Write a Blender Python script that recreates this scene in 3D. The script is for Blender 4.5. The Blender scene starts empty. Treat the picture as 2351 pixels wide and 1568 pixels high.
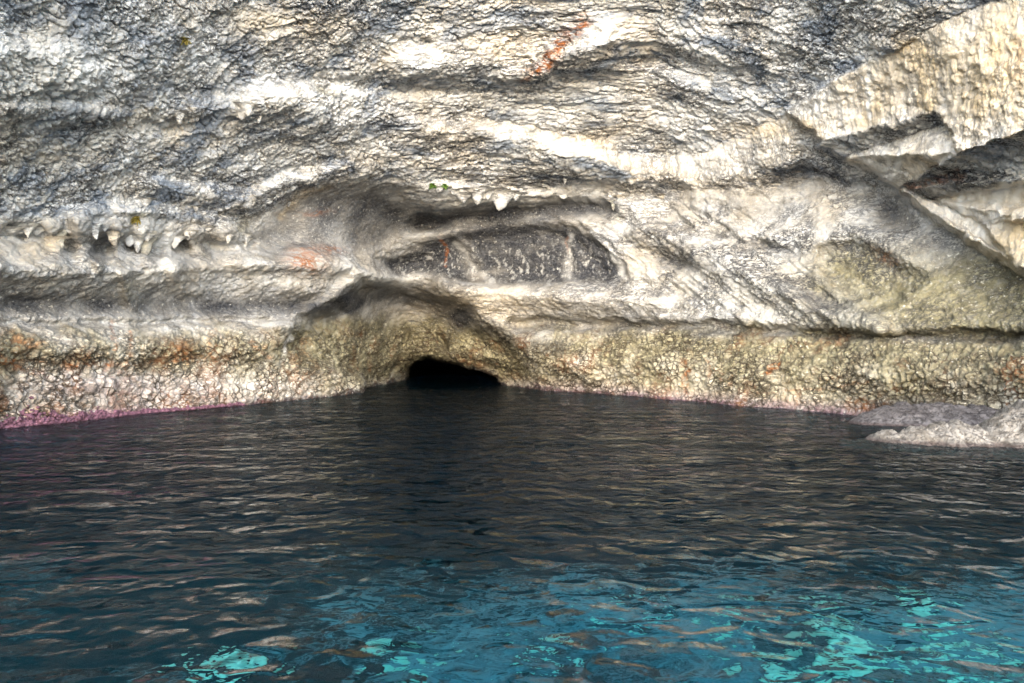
import bpy, math, random
import numpy as np
from mathutils import Vector

# ------------------------------------------------------------------ camera, sky, sun, exposure
scene = bpy.context.scene
EYE = 2.0                                  # eye height above the water, metres
FPX, CX, CY = 1846.0, 1175.5, 784.0        # focal length and centre of the survey frame (2351 x 1568)
cam_d = bpy.data.cameras.new('camera')
cam_d.sensor_width = 36.0
cam_d.lens = FPX / 2351.0 * 36.0
cam_d.clip_start, cam_d.clip_end = 0.1, 5000.0
cam = bpy.data.objects.new('camera', cam_d)
scene.collection.objects.link(cam)
cam.location = (0, 0, EYE)
cam.rotation_euler = (math.radians(90), 0, 0)
scene.camera = cam

SUN_EL, SUN_AZ = math.radians(19.0), math.radians(180.0)   # azimuth from +Y, clockwise: the sun stands behind the camera
world = bpy.data.worlds.new('World')
scene.world = world
world.use_nodes = True
wn = world.node_tree.nodes
bg = wn['Background']
sky = wn.new('ShaderNodeTexSky')
sky.sky_type = 'NISHITA'
sky.sun_disc = False
sky.sun_elevation = SUN_EL
sky.sun_rotation = SUN_AZ
world.node_tree.links.new(sky.outputs[0], bg.inputs[0])
bg.inputs[1].default_value = 0.15
sun_d = bpy.data.lights.new('sun', 'SUN')
sun_d.energy = 2.4
sun_d.angle = math.radians(85)
sun_d.color = (1.0, 0.99, 0.975)
sun = bpy.data.objects.new('sun', sun_d)
scene.collection.objects.link(sun)
sv = Vector((math.sin(SUN_AZ) * math.cos(SUN_EL), math.cos(SUN_AZ) * math.cos(SUN_EL), math.sin(SUN_EL)))
sun.rotation_euler = sv.to_track_quat('Z', 'Y').to_euler()
sun.location = sv * 60

vs = scene.view_settings
vs.view_transform = 'Standard'
vs.look = 'None'
vs.gamma = 1.0
vs.use_curve_mapping = False
vs.exposure = 2.3
scene.render.engine = 'CYCLES'
cy = scene.cycles
cy.use_denoising = True
cy.use_adaptive_sampling = True
cy.adaptive_threshold = 0.012
cy.denoising_prefilter = 'FAST'
cy.denoising_input_passes = 'RGB_ALBEDO_NORMAL'
cy.max_bounces = 6
cy.diffuse_bounces = 3
cy.transmission_bounces = 6
cy.glossy_bounces = 3
cy.sample_clamp_indirect = 15.0
cy.blur_glossy = 0.6
cy.caustics_reflective = True
cy.caustics_refractive = True

random.seed(7)
rng = np.random.default_rng(11)
f4 = np.float32

# ------------------------------------------------------------------ numpy noise
_perm = rng.permutation(256).astype(np.int32)
_perm = np.concatenate([_perm, _perm, _perm])
_g = rng.normal(size=(256, 3)).astype(f4)
_g /= np.linalg.norm(_g, axis=1, keepdims=True)
_rnd = rng.random((256, 4)).astype(f4)

def perlin(x, y, z):
    xi, yi, zi = np.floor(x), np.floor(y), np.floor(z)
    xf, yf, zf = (x - xi).astype(f4), (y - yi).astype(f4), (z - zi).astype(f4)
    xi, yi, zi = xi.astype(np.int32) & 255, yi.astype(np.int32) & 255, zi.astype(np.int32) & 255
    u, v, w = (t * t * t * (t * (t * 6 - 15) + 10) for t in (xf, yf, zf))
    def corner(a, b, c):
        g = _g[_perm[_perm[_perm[(xi + a) & 255] + ((yi + b) & 255)] + ((zi + c) & 255)]]
        return g[..., 0] * (xf - a) + g[..., 1] * (yf - b) + g[..., 2] * (zf - c)
    x00 = corner(0, 0, 0); x00 += u * (corner(1, 0, 0) - x00)
    x10 = corner(0, 1, 0); x10 += u * (corner(1, 1, 0) - x10)
    x01 = corner(0, 0, 1); x01 += u * (corner(1, 0, 1) - x01)
    x11 = corner(0, 1, 1); x11 += u * (corner(1, 1, 1) - x11)
    y0 = x00 + v * (x10 - x00)
    y1 = x01 + v * (x11 - x01)
    return (y0 + w * (y1 - y0)) * 1.6

def fbm(p, wl, octaves=4, gain=0.5, off=0.0):
    s, a, f = 0.0, 1.0, 1.0 / wl
    for o in range(octaves):
        s = s + a * perlin(p[0] * f + off + 17.3 * o, p[1] * f + off * 1.7, p[2] * f - off + 5.1 * o)
        a *= gain
        f *= 2.03
    return s

def worley(p, wl):
    x, y, z = (c / wl for c in p)
    xi, yi, zi = np.floor(x).astype(np.int32), np.floor(y).astype(np.int32), np.floor(z).astype(np.int32)
    d1 = np.full(x.shape, 9.0, f4)
    d2 = np.full(x.shape, 9.0, f4)
    for a in (-1, 0, 1):
        for b in (-1, 0, 1):
            for c in (-1, 0, 1):
                h = _perm[_perm[_perm[(xi + a) & 255] + ((yi + b) & 255)] + ((zi + c) & 255)]
                r = _rnd[h]
                d = (xi + a + r[..., 0] - x) ** 2 + (yi + b + r[..., 1] - y) ** 2 + (zi + c + r[..., 2] - z) ** 2
                d2 = np.minimum(d2, np.maximum(d1, d))
                d1 = np.minimum(d1, d)
    return np.sqrt(d1), np.sqrt(d2)

def sstep(a, b, x):
    t = np.clip((x - a) / (b - a), 0, 1)
    return t * t * (3 - 2 * t)

# ------------------------------------------------------------------ shader helpers
class NT:
    def __init__(self, name):
        self.m = bpy.data.materials.new(name)
        self.m.use_nodes = True
        self.t = self.m.node_tree
        self.t.nodes.clear()
        self.out = self.t.nodes.new('ShaderNodeOutputMaterial')
        self.co = self.t.nodes.new('ShaderNodeTexCoord').outputs['Object']
    def put(self, sock, v):
        if hasattr(v, 'is_output'):
            self.t.links.new(v, sock)
        elif isinstance(v, (tuple, list)) and len(v) == 3 and sock.type == 'RGBA':
            sock.default_value = (*v, 1)
        else:
            sock.default_value = v
    def node(self, kind, **kw):
        n = self.t.nodes.new(kind)
        for k, v in kw.items():
            if k in n.inputs:
                self.put(n.inputs[k], v)
            else:
                setattr(n, k, v)
        return n
    def mapping(self, scale, loc=(0, 0, 0), rot=(0, 0, 0)):
        n = self.t.nodes.new('ShaderNodeMapping')
        self.put(n.inputs['Vector'], self.co)
        n.inputs['Scale'].default_value = scale
        n.inputs['Location'].default_value = loc
        n.inputs['Rotation'].default_value = rot
        return n.outputs[0]
    def noise(self, scale, detail=4, rough=0.55, dist=0.0, vec=None):
        n = self.node('ShaderNodeTexNoise', Scale=scale, Detail=detail, Roughness=rough, Distortion=dist)
        self.put(n.inputs['Vector'], vec if vec is not None else self.co)
        return n.outputs[0]
    def voronoi(self, scale, feature='F1', vec=None, out='Distance'):
        n = self.node('ShaderNodeTexVoronoi', feature=feature)
        n.inputs['Scale'].default_value = scale
        self.put(n.inputs['Vector'], vec if vec is not None else self.co)
        return n.outputs[out]
    def math(self, op, a, b=0.0, clamp=False):
        n = self.t.nodes.new('ShaderNodeMath')
        n.operation = op
        n.use_clamp = clamp
        self.put(n.inputs[0], a)
        self.put(n.inputs[1], b)
        return n.outputs[0]
    def ramp(self, v, a, b, o0=0.0, o1=1.0):
        n = self.t.nodes.new('ShaderNodeMapRange')
        n.interpolation_type = 'SMOOTHSTEP'
        self.put(n.inputs['Value'], v)
        for k, q in (('From Min', a), ('From Max', b), ('To Min', o0), ('To Max', o1)):
            n.inputs[k].default_value = q
        return n.outputs[0]
    def mix(self, fac, a, b):
        n = self.t.nodes.new('ShaderNodeMix')
        n.data_type = 'RGBA'
        self.put(n.inputs[0], fac)
        self.put(n.inputs[6], a)
        self.put(n.inputs[7], b)
        return n.outputs[2]
    def attr(self, name):
        n = self.t.nodes.new('ShaderNodeAttribute')
        n.attribute_name = name
        s = self.t.nodes.new('ShaderNodeSeparateColor')
        self.t.links.new(n.outputs['Color'], s.inputs[0])
        return s.outputs[0], s.outputs[1], s.outputs[2]
    def bump(self, height, strength, dist):
        n = self.node('ShaderNodeBump', Strength=strength, Distance=dist)
        self.put(n.inputs['Height'], height)
        return n.outputs[0]
    def principled(self, **kw):
        n = self.t.nodes.new('ShaderNodeBsdfPrincipled')
        for k, v in kw.items():
            self.put(n.inputs[k.replace('_', ' ')], v)
        self.t.links.new(n.outputs[0], self.out.inputs['Surface'])
        return n

def rock_material():
    N = NT('weathered_limestone')
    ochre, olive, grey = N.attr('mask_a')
    rust, white, pink = N.attr('mask_b')
    vein, nod, blue = N.attr('mask_c')
    stain, _s1, _s2 = N.attr('mask_d')
    upright = _s1
    def aniso(a, b, loc=(0, 0, 0)):
        return N.mix(upright, N.mapping(a, loc), N.mapping(b, loc, (0.1, 0.15, 0.4)))
    flat = N.mapping((0.62, 1.0, 1.15))
    big = N.noise(0.33, 5, 0.6, 0.5)
    mid = N.noise(1.5, 6, 0.62, 0.8, flat)
    fine = N.noise(7.0, 4, 0.65, 0.4, aniso((0.40, 1.0, 1.1), (0.9, 0.9, 0.28)))
    grain = N.noise(26.0, 4, 0.7)
    col = N.mix(N.ramp(mid, 0.36, 0.64), (0.61, 0.60, 0.57), (0.70, 0.71, 0.715))
    col = N.mix(N.math('MULTIPLY', N.ramp(big, 0.42, 0.66), 0.6), col, (0.60, 0.52, 0.41))
    # blue-grey sky and water bounce painted into the colour, in patches
    blue_tone = N.math('MULTIPLY', N.ramp(N.noise(0.9, 6, 0.66, 0.6, N.mapping((0.45, 1, 1.3), (7, 3, 1))), 0.46, 0.64, 0.0, 0.85), blue)
    col = N.mix(blue_tone, col, (0.165, 0.21, 0.28))
    # brown-grey film on the lower wall
    col = N.mix(N.math('MULTIPLY', stain, N.ramp(mid, 0.3, 0.6, 1.0, 0.6)), col, N.mix(N.ramp(fine, 0.35, 0.65), (0.15, 0.132, 0.108), (0.28, 0.257, 0.215)))
    col = N.mix(N.math('MULTIPLY', _s2, N.ramp(fine, 0.3, 0.6, 0.5, 0.9)), col, (0.43, 0.37, 0.235))
    # stains with shapes of their own; grey also carries painted hollow shade
    blot = N.ramp(fine, 0.34, 0.62)
    col = N.mix(N.math('MULTIPLY', ochre, N.ramp(fine, 0.28, 0.6, 0.45, 1.0)), col, (0.60, 0.475, 0.30))
    oliv_col = N.mix(N.ramp(mid, 0.35, 0.65), (0.145, 0.128, 0.075), (0.28, 0.25, 0.155))
    col = N.mix(N.math('MULTIPLY', olive, N.ramp(fine, 0.25, 0.55, 0.55, 1.0)), col, oliv_col)
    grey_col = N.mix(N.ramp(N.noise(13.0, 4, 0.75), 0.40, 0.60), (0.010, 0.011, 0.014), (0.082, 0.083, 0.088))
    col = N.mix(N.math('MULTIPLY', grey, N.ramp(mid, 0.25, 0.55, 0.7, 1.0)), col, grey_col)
    col = N.mix(N.math('MULTIPLY', rust, N.ramp(fine, 0.38, 0.58)), col, (0.26, 0.085, 0.018))
    col = N.mix(N.math('MULTIPLY', white, N.ramp(fine, 0.3, 0.5, 0.3, 1.0)), col, (0.68, 0.67, 0.64))
    col = N.mix(N.math('MULTIPLY', pink, N.ramp(fine, 0.3, 0.55, 0.3, 1.0)), col, (0.27, 0.14, 0.17))
    # pale speckles of calcite, dark growth along a net of fine lines
    spk = N.ramp(N.noise(11, 3, 0.6), 0.62, 0.70)
    col = N.mix(N.math('MULTIPLY', spk, 0.6), col, (0.70, 0.67, 0.60))
    def lines(scale, w, loc, dist):
        n = N.noise(scale, 3, 0.58, dist, aniso((0.30, 1.0, 1.2), (1.0, 1.0, 0.33), loc))
        return N.ramp(N.math('ABSOLUTE', N.math('SUBTRACT', n, 0.5)), 0.0, w, 1.0, 0.0)
    dens = N.ramp(N.noise(0.75, 5, 0.65, 0.4, N.mapping((0.55, 1, 1.1), (3, 9, 4))), 0.40, 0.57, 0.20, 1.0)
    l1 = lines(2.6, 0.036, (0, 0, 0), 0.8)
    l0 = N.ramp(N.math('ABSOLUTE', N.math('SUBTRACT', N.noise(3.4, 4, 0.62, 0.5, aniso((0.16, 1.0, 1.3), (1.0, 1.0, 0.16), (2, 6, 1))), 0.5)), 0.0, 0.045, 1.0, 0.0)
    l2 = lines(5.0, 0.058, (5, 2, 8), 0.6)
    l3 = N.ramp(N.noise(10.0, 4, 0.7, 0.3, flat), 0.44, 0.36)
    ln = N.math('MAXIMUM', N.math('MAXIMUM', N.math('MAXIMUM', l1, l0), l2), N.math('MULTIPLY', l3, 0.9))
    wob = N.mix(0.12, N.co, N.node('ShaderNodeTexNoise', Scale=2.5, Detail=3.0).outputs['Color'])
    net = N.ramp(N.voronoi(5.0, 'DISTANCE_TO_EDGE', wob), 0.13, 0.02)
    net = N.math('MULTIPLY', N.math('MULTIPLY', net, nod), N.ramp(N.noise(1.2, 4, 0.6), 0.35, 0.6, 0.25, 0.95))
    ln = N.math('MAXIMUM', N.math('MULTIPLY', N.math('MULTIPLY', ln, dens), vein, True), net)
    col = N.mix(ln, col, N.mix(nod, (0.018, 0.020, 0.027), N.mix(N.ramp(N.noise(0.8, 4, 0.6), 0.50, 0.66), (0.030, 0.022, 0.014), (0.11, 0.045, 0.016))))
    h = N.math('ADD', N.math('MULTIPLY', fine, 0.6), N.math('MULTIPLY', grain, 0.35))
    N.principled(Base_Color=col, Roughness=0.82, Specular_IOR_Level=0.25, Normal=N.bump(h, 0.9, 0.055))
    return N.m

def ledge_material(name, a, b, dark):
    N = NT(name)
    rot = N.mapping((1.0, 2.2, 2.2), rot=(0, 0.9, 0.5))
    mid = N.noise(2.2, 6, 0.65, 0.8, rot)
    fine = N.noise(9, 5, 0.68, 0.3)
    col = N.mix(N.ramp(mid, 0.35, 0.62), a, b)
    ln = N.ramp(N.math('ABSOLUTE', N.math('SUBTRACT', N.noise(3.2, 5, 0.6, 0.8, rot), 0.5)), 0, 0.03, 1, 0)
    ln = N.math('MAXIMUM', ln, N.ramp(fine, 0.40, 0.30))
    wet_dark = N.ramp(N.node('ShaderNodeSeparateXYZ', Vector=N.co).outputs[2], 0.10, 0.02)
    col = N.mix(N.math('MULTIPLY', ln, 0.8), col, dark)
    col = N.mix(N.math('MULTIPLY', wet_dark, 0.8), col, (0.05, 0.035, 0.032))
    N.principled(Base_Color=col, Roughness=0.8, Specular_IOR_Level=0.3,
                 Normal=N.bump(N.math('ADD', fine, N.math('MULTIPLY', ln, -0.5)), 0.8, 0.05))
    return N.m

def plain_material(name, a, b, scale=8.0, rough=0.8, bump=0.5):
    N = NT(name)
    n = N.noise(scale, 5, 0.65, 0.4)
    N.principled(Base_Color=N.mix(N.ramp(n, 0.35, 0.65), a, b), Roughness=rough, Normal=N.bump(n, bump, 0.05))
    return N.m

def water_material():
    N = NT('sea_water')
    v = N.mapping((0.92, 1.0, 1.0), rot=(0, 0, 0.12))
    a = N.noise(1.6, 1, 0.45, 0.4, v)
    b = N.noise(3.5, 1, 0.45, 0.5, v)
    c = N.noise(9.0, 2, 0.5, 0.4, v)
    h = N.math('ADD', N.math('MULTIPLY', a, 0.55), N.math('MULTIPLY', b, 0.66))
    h = N.math('ADD', h, N.math('MULTIPLY', c, 0.10))
    nrm = N.bump(h, 1.0, 0.19)
    fr = N.node('ShaderNodeFresnel', IOR=1.20, Normal=nrm).outputs[0]
    gl = N.node('ShaderNodeBsdfGlossy', Color=(0.52, 0.54, 0.56), Roughness=0.02, Normal=nrm).outputs[0]
    rf = N.node('ShaderNodeBsdfRefraction', Color=(0.80, 0.95, 0.97), Roughness=0.01, IOR=1.333, Normal=nrm).outputs[0]
    df = N.node('ShaderNodeBsdfDiffuse', Color=(0.012, 0.10, 0.14), Normal=nrm).outputs[0]
    body = N.node('ShaderNodeMixShader')
    for i, q in enumerate((0.02, rf, df)): N.put(body.inputs[i], q)
    top = N.node('ShaderNodeMixShader')
    for i, q in enumerate((fr, body.outputs[0], gl)): N.put(top.inputs[i], q)
    N.t.links.new(top.outputs[0], N.out.inputs['Surface'])
    vol = N.node('ShaderNodeVolumeAbsorption', Color=(0.03, 0.68, 0.82), Density=0.40)
    N.t.links.new(vol.outputs[0], N.out.inputs['Volume'])
    return N.m

# ------------------------------------------------------------------ object helpers
def link(o, parent=None, kind=None, label=None, cat=None, group=None):
    scene.collection.objects.link(o)
    if parent: o.parent = parent
    if kind: o['kind'] = kind
    if label: o['label'] = label
    if cat: o['category'] = cat
    if group: o['group'] = group
    return o

def mesh_object(name, V, F, mat, smooth=True, **kw):
    me = bpy.data.meshes.new(name)
    V = np.asarray(V, f4)
    if isinstance(F, np.ndarray):
        k = F.shape[1]
        me.vertices.add(len(V))
        me.vertices.foreach_set('co', V.ravel())
        me.loops.add(F.size)
        me.loops.foreach_set('vertex_index', F.astype(np.int32).ravel())
        me.polygons.add(len(F))
        me.polygons.foreach_set('loop_start', np.arange(0, F.size, k, dtype=np.int32))
        me.update(calc_edges=True)
        me.validate()
    else:
        me.from_pydata([tuple(map(float, v)) for v in V], [], F)
    me.polygons.foreach_set('use_smooth', np.full(len(me.polygons), smooth))
    me.materials.append(mat)
    return link(bpy.data.objects.new(name, me), **kw)

def grid_faces(r, c):
    i = np.arange(r * c).reshape(r, c)
    return np.stack([i[:-1, :-1], i[:-1, 1:], i[1:, 1:], i[1:, :-1]], -1).reshape(-1, 4)

# ------------------------------------------------------------------ the cave: survey of the rock face
def knots(x, pts):
    p = np.array(pts, float)
    return np.interp(x, p[:, 0], p[:, 1])

xs = np.concatenate([np.linspace(-620, -30, 70, endpoint=False), np.arange(-30, 2385, 1.9), np.linspace(2390, 2980, 70)])
WL = [(-620, 1090), (-300, 1030), (0, 985), (100, 976), (200, 965), (330, 950), (430, 941), (570, 930), (700, 917), (780, 908),
      (832, 901), (842, 891), (900, 879), (938, 872), (948, 856), (1000, 850), (1100, 851), (1138, 866), (1152, 884), (1250, 896),
      (1400, 905), (1500, 914), (1600, 922), (1700, 932), (1800, 939), (1900, 946), (2000, 957), (2120, 968), (2250, 978),
      (2351, 990), (2600, 1020), (2980, 1066)]
yw = knots(xs, WL)
rows_top = np.linspace(-470, -20, 55, endpoint=False)
rows_in = np.arange(-20, 700, 1.9)
nb = 125
Y1 = np.concatenate([rows_top, rows_in])
PX = np.broadcast_to(xs, (len(Y1) + nb, len(xs))).copy()
lower = 700 + (yw[None, :] - 700) * (np.linspace(0, 1, nb)[:, None])
PY = np.concatenate([np.broadcast_to(Y1[:, None], (len(Y1), len(xs))), lower], 0).copy()
R, C = PX.shape
wx = perlin(PX / 90, PY / 60, 0 * PX + 3.3)
wy = perlin(PX / 90, PY / 60, 0 * PX + 9.1)
wx2 = perlin(PX / 28, PY / 22, 0 * PX + 1.3)
wy2 = perlin(PX / 28, PY / 22, 0 * PX + 6.1)
QX = PX + 14 * wx + 7 * wx2
QY = PY + 8 * wy + 5 * wy2
wx3 = perlin(PX / 11, PY / 9, 0 * PX + 7.7)
wy3 = perlin(PX / 11, PY / 9, 0 * PX + 2.2)
BX = PX + 5 * wx2 + 2.5 * wx3
BY = PY + 5 * wy2 + 2.5 * wy3

def seg_dist(pts, X, Y):
    best = np.full(X.shape, 1e9)
    for (x0, y0), (x1, y1) in zip(pts[:-1], pts[1:]):
        dx, dy = x1 - x0, y1 - y0
        t = np.clip(((X - x0) * dx + (Y - y0) * dy) / (dx * dx + dy * dy + 1e-9), 0, 1)
        best = np.minimum(best, (X - x0 - t * dx) ** 2 + (Y - y0 - t * dy) ** 2)
    return np.sqrt(best)

def stroke(pts, r, soft=1.0, crisp=False):
    d = seg_dist(pts, BX if crisp else QX, BY if crisp else QY)
    return sstep(r, r * (1 - soft) * 0.999, d)

def inside(pts, X, Y):
    c = np.zeros(X.shape, bool)
    n = len(pts)
    for i in range(n):
        x0, y0 = pts[i]; x1, y1 = pts[(i + 1) % n]
        if y0 == y1: continue
        c ^= ((y0 > Y) != (y1 > Y)) & (X < (x1 - x0) * (Y - y0) / (y1 - y0) + x0)
    return c

def poly(pts, soft, crisp=False):
    X, Y = (BX, BY) if crisp else (QX, QY)
    d = seg_dist(list(pts) + [pts[0]], X, Y)
    d = np.where(inside(pts, X, Y), d, -d)
    return sstep(-soft, soft, d)

def blob(cx, cy, rx, ry, rot=0.0):
    c, s = math.cos(math.radians(rot)), math.sin(math.radians(rot))
    u, v = QX - cx, QY - cy
    return np.exp(-(((u * c + v * s) / rx) ** 2 + ((-u * s + v * c) / ry) ** 2))

def below(pts, warp=True):
    p = np.array(pts, float)
    X, Y = (QX, QY) if warp else (BX, BY)
    return Y - np.interp(X, p[:, 0], p[:, 1])

def riser(pts, h, delta, L, fade=60):
    """A step in the roof: a face turned to the sea of height h (survey px), then an underside running back."""
    p = np.array(pts, float)
    s = below(pts)
    hh = h
    o = np.where(s < 0, 0, np.where(s < hh, s / hh, np.exp(-(np.maximum(s - hh, 0) / L) ** 2)))
    win = sstep(p[0, 0] - fade, p[0, 0] + fade, PX) * sstep(p[-1, 0] + fade, p[-1, 0] - fade, PX)
    return -delta * o * win

KX = [(-620, 6.8), (-300, 7.9), (0, 9.1), (300, 10.9), (600, 13.1), (900, 15.4), (1175, 16.3), (1500, 16.0), (1800, 14.4), (2060, 12.4),
      (2351, 11.2), (2980, 9.2)]
YR = [(-620, 520), (0, 512), (300, 500), (520, 520), (640, 480), (720, 440), (800, 422), (1000, 430), (1200, 440), (1500, 440),
      (1800, 425), (2060, 430), (2351, 420), (2980, 380)]
Kc, yr = knots(PX, KX), knots(PX, YR)
T = (CY - PY) / FPX
SL = 0.75
Kc = Kc * ((CY - yr) / FPX + SL) / ((CY - yr) / FPX + 0.33)
Droof = Kc / (np.maximum(T, -0.1) + SL)
Dr = Kc / ((CY - yr) / FPX + SL)
Dw = EYE * FPX / (knots(PX, WL) - CY)
WL2 = [k for k in WL if not 940 < k[0] < 1148]
WLS = [k for k in WL if not 790 < k[0] < 1180 or k[0] == 900] + []
_yb = np.interp(xs, [k[0] for k in WLS], [k[1] for k in WLS])
_ker = np.hanning(121); _ker /= _ker.sum()
_yb = np.convolve(np.pad(_yb, 60, mode='edge'), _ker, mode='valid')
_yb[:75] = np.interp(xs[:75], [k[0] for k in WLS], [k[1] for k in WLS]); _yb[-75:] = np.interp(xs[-75:], [k[0] for k in WLS], [k[1] for k in WLS])
near = sstep(70, 0, knots(PX, WL2) - PY)
Dw_wall = EYE * FPX / (_yb[None, :] * (1 - near) + knots(PX, WL2) * near - CY)
s = np.clip((PY - yr) / (knots(PX, WL2) - yr), 0, 1)
Dwall = Dr + (Dw_wall - Dr) * (s ** 0.8)
D = np.where(PY < yr, Droof, Dwall)

# --- relief of the back wall, metres (+ = deeper into the rock)
tide = [(-620, 770), (0, 757), (300, 755), (560, 752), (680, 745), (760, 735), (860, 740), (960, 738), (1060, 742), (1180, 745), (1500, 750),
        (1900, 768), (2351, 775), (2980, 790)]
D += 0.7 * stroke([(-400, 705), (0, 705), (300, 703), (600, 702), (760, 715)], 56)
D += 0.45 * stroke([(-400, 745), (0, 742), (300, 742), (560, 738), (700, 730)], 14)
D -= 0.5 * stroke([(-400, 800), (0, 800), (300, 800), (600, 800)], 48)
D += 0.7 * stroke([(-300, 545), (40, 545), (230, 560), (400, 570), (560, 570)], 42)
D -= 0.7 * stroke([(0, 615), (200, 625), (500, 610), (720, 600), (850, 625)], 45)
dome = [(570, 548), (640, 490), (690, 452), (780, 424), (880, 430), (950, 480), (1010, 520), (900, 560), (780, 585), (640, 585)]
D += 0.9 * poly(dome, 40)
D += 0.9 * stroke([(960, 510), (1080, 496), (1200, 482), (1380, 474)], 36)
alc = [(885, 602), (940, 575), (1000, 548), (1120, 518), (1230, 514), (1320, 524), (1380, 556), (1440, 630), (1420, 648), (1150, 648), (900, 636)]
ALC = poly(alc, 30)
D += 0.8 * ALC
D -= 0.7 * stroke([(830, 640), (950, 655), (1100, 670), (1350, 690), (1500, 690)], 55)
niche = [(640, 800), (720, 728), (790, 690), (835, 650), (900, 650), (970, 662), (1030, 700), (1090, 742), (1160, 780), (1220, 840), (1190, 900),
         (900, 915), (840, 880), (760, 850)]
NICHE = poly(niche, 30)
D += 1.35 * NICHE * sstep(930, 740, PY)
D -= 0.8 * stroke([(640, 745), (740, 705), (830, 640), (900, 638)], 26)
D -= 0.7 * stroke([(1020, 640), (1120, 730), (1230, 800), (1330, 850)], 60)
# small cleft at the right of the niche
D += 0.7 * stroke([(1012, 765), (1030, 800)], 12)
D += 0.5 * stroke([(925, 760), (912, 860)], 8)
D += 0.7 * stroke([(1180, 742), (1400, 745), (1600, 748), (1900, 766), (2351, 773), (2800, 785)], 18)
D -= 0.5 * stroke([(1250, 820), (1600, 840), (2000, 850), (2351, 860)], 60)
gp = [(1880, 600), (1885, 572), (1950, 552), (2030, 582), (2110, 640), (2060, 690), (1960, 690)]
D += 0.6 * poly(gp, 24)
D += 0.9 * blob(2040, 485, 55, 38, 20)
D += 0.8 * blob(1560, 600, 60, 16, 12)
D += 0.6 * blob(1760, 568, 70, 14, 14)
D += 0.6 * blob(1900, 690, 60, 16, 20)
D -= 0.7 * stroke([(1480, 520), (1640, 600), (1850, 700), (2000, 740)], 55)
for k, (x0, y0, x1, y1) in enumerate([(1330, 540, 1420, 640), (1365, 540, 1462, 640), (1400, 540, 1500, 640), (1490, 470, 1600, 580), (1545, 470, 1680, 590),
                                      (1600, 470, 1720, 560), (1300, 525, 1330, 630), (1040, 540, 1130, 640), (1080, 525, 1085, 620)]):
    D -= 0.22 * stroke([(x0, y0), ((x0 + x1) / 2 + 6, (y0 + y1) / 2 - 4), (x1, y1)], 15)
# flowstone curtains on the left
for cx_, cy_, h_, w_ in [(60, 545, 40, 26), (120, 560, 60, 30), (185, 550, 70, 24), (265, 550, 60, 22), (330, 560, 70, 26), (385, 590, 60, 24), (215, 590, 30, 16),
                         (520, 560, 40, 40), (440, 560, 30, 24)]:
    D -= (0.35 + 0.3 * ((cx_ * 7) % 3) / 2) * stroke([(cx_, cy_ - h_ / 2), (cx_ + 14, cy_ + h_ / 2)], w_ * 1.25)
D -= 0.3 * stroke([(285, 640), (310, 700)], 26)
for q_ in [(232, 572, 24, 30, 10), (285, 556, 14, 26, 0), (425, 552, 18, 20, -20), (58, 548, 18, 22, 20), (150, 580, 30, 12, -25), (375, 552, 10, 22, 0), (485, 556, 20, 14, 0)]:
    D += 0.4 * blob(*q_)

# --- relief of the roof
r_top = [(640, 236), (850, 245), (1050, 267), (1250, 294), (1400, 330), (1520, 358), (1600, 354), (1700, 316), (1815, 250)]
r_bot = [(640, 250), (850, 268), (1050, 303), (1250, 334), (1400, 374), (1520, 398), (1610, 424), (1700, 408), (1790, 372), (1870, 330)]
rag = 16 * perlin(PX / 60, PY / 200, 0 * PX + 1.5) + 9 * perlin(PX / 19, PY / 90, 0 * PX + 8.5)
s0, s1 = below(r_top) + rag, below(r_bot) + rag * 1.2 + 7 * wy3
rwin = sstep(640, 1000, PX) * sstep(1850, 1800, PX) * (0.45 + 0.55 * sstep(1100, 1450, PX)) * np.clip(0.85 + 0.9 * perlin(PX / 120, 0 * PX, 0 * PX + 4.4) * sstep(1500, 1200, PX), 0.2, 1)
CREAM = sstep(-3, 4, s0) * sstep(6, -6, s1) * rwin
D -= 1.0 * rwin * np.where(s0 < 0, 0, np.where(s1 < 0, s0 / np.maximum(s0 - s1, 1), np.exp(-(np.maximum(s1, 0) / 60) ** 2)))
D += riser([(420, 218), (560, 205), (720, 190), (760, 186)], 48, 0.55, 60, 40)
D += riser([(900, 102), (1100, 96), (1240, 92), (1330, 60), (1420, 42)], 52, 0.6, 50, 30)
D += riser([(1150, 150), (1210, 150), (1260, 140)], 30, 0.5, 30, 16)
D += riser([(330, 402), (560, 430), (640, 400), (760, 372)], 20, 0.5, 40, 60)
D += riser([(-300, 210), (0, 225), (140, 225), (280, 245)], 16, 0.4, 60, 60)
D += riser([(120, 470), (300, 455), (470, 470), (570, 505)], 30, 0.6, 60, 60)
D += riser([(960, 418), (1060, 420), (1200, 428), (1340, 440), (1500, 448)], 22, 0.5, 40, 40)
D -= 0.5 * poly([(-200, 110), (40, 95), (150, 110), (215, 160), (180, 215), (60, 232), (-200, 240)], 36)
D -= 0.5 * blob(640, 225, 60, 30)
D -= 0.5 * blob(1380, 120, 90, 40, -20)
D += 0.5 * blob(1560, 150, 160, 30, 10)
D += 0.25 * blob(350, 290, 250, 22, 0)
D += 0.4 * blob(900, 200, 200, 18, 5)

# --- stepped slabs on the right: planes laid through surveyed corners
INV = 1.0 / D
SLAB = np.zeros(PX.shape, np.int8)
def facet(pts, idx):
    """pts: (x, y, distance) corners of a flat rock face, fanned from the first."""
    global INV
    for a, b in zip(pts[1:-1], pts[2:]):
        tri = [pts[0], a, b]
        A = np.array([[p[0], p[1], 1.0] for p in tri])
        co = np.linalg.solve(A, np.array([1.0 / p[2] for p in tri]))
        m = inside([(p[0], p[1]) for p in tri], BX, BY)
        INV = np.where(m, co[0] * BX + co[1] * BY + co[2], INV)
        SLAB[m] = idx
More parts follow.
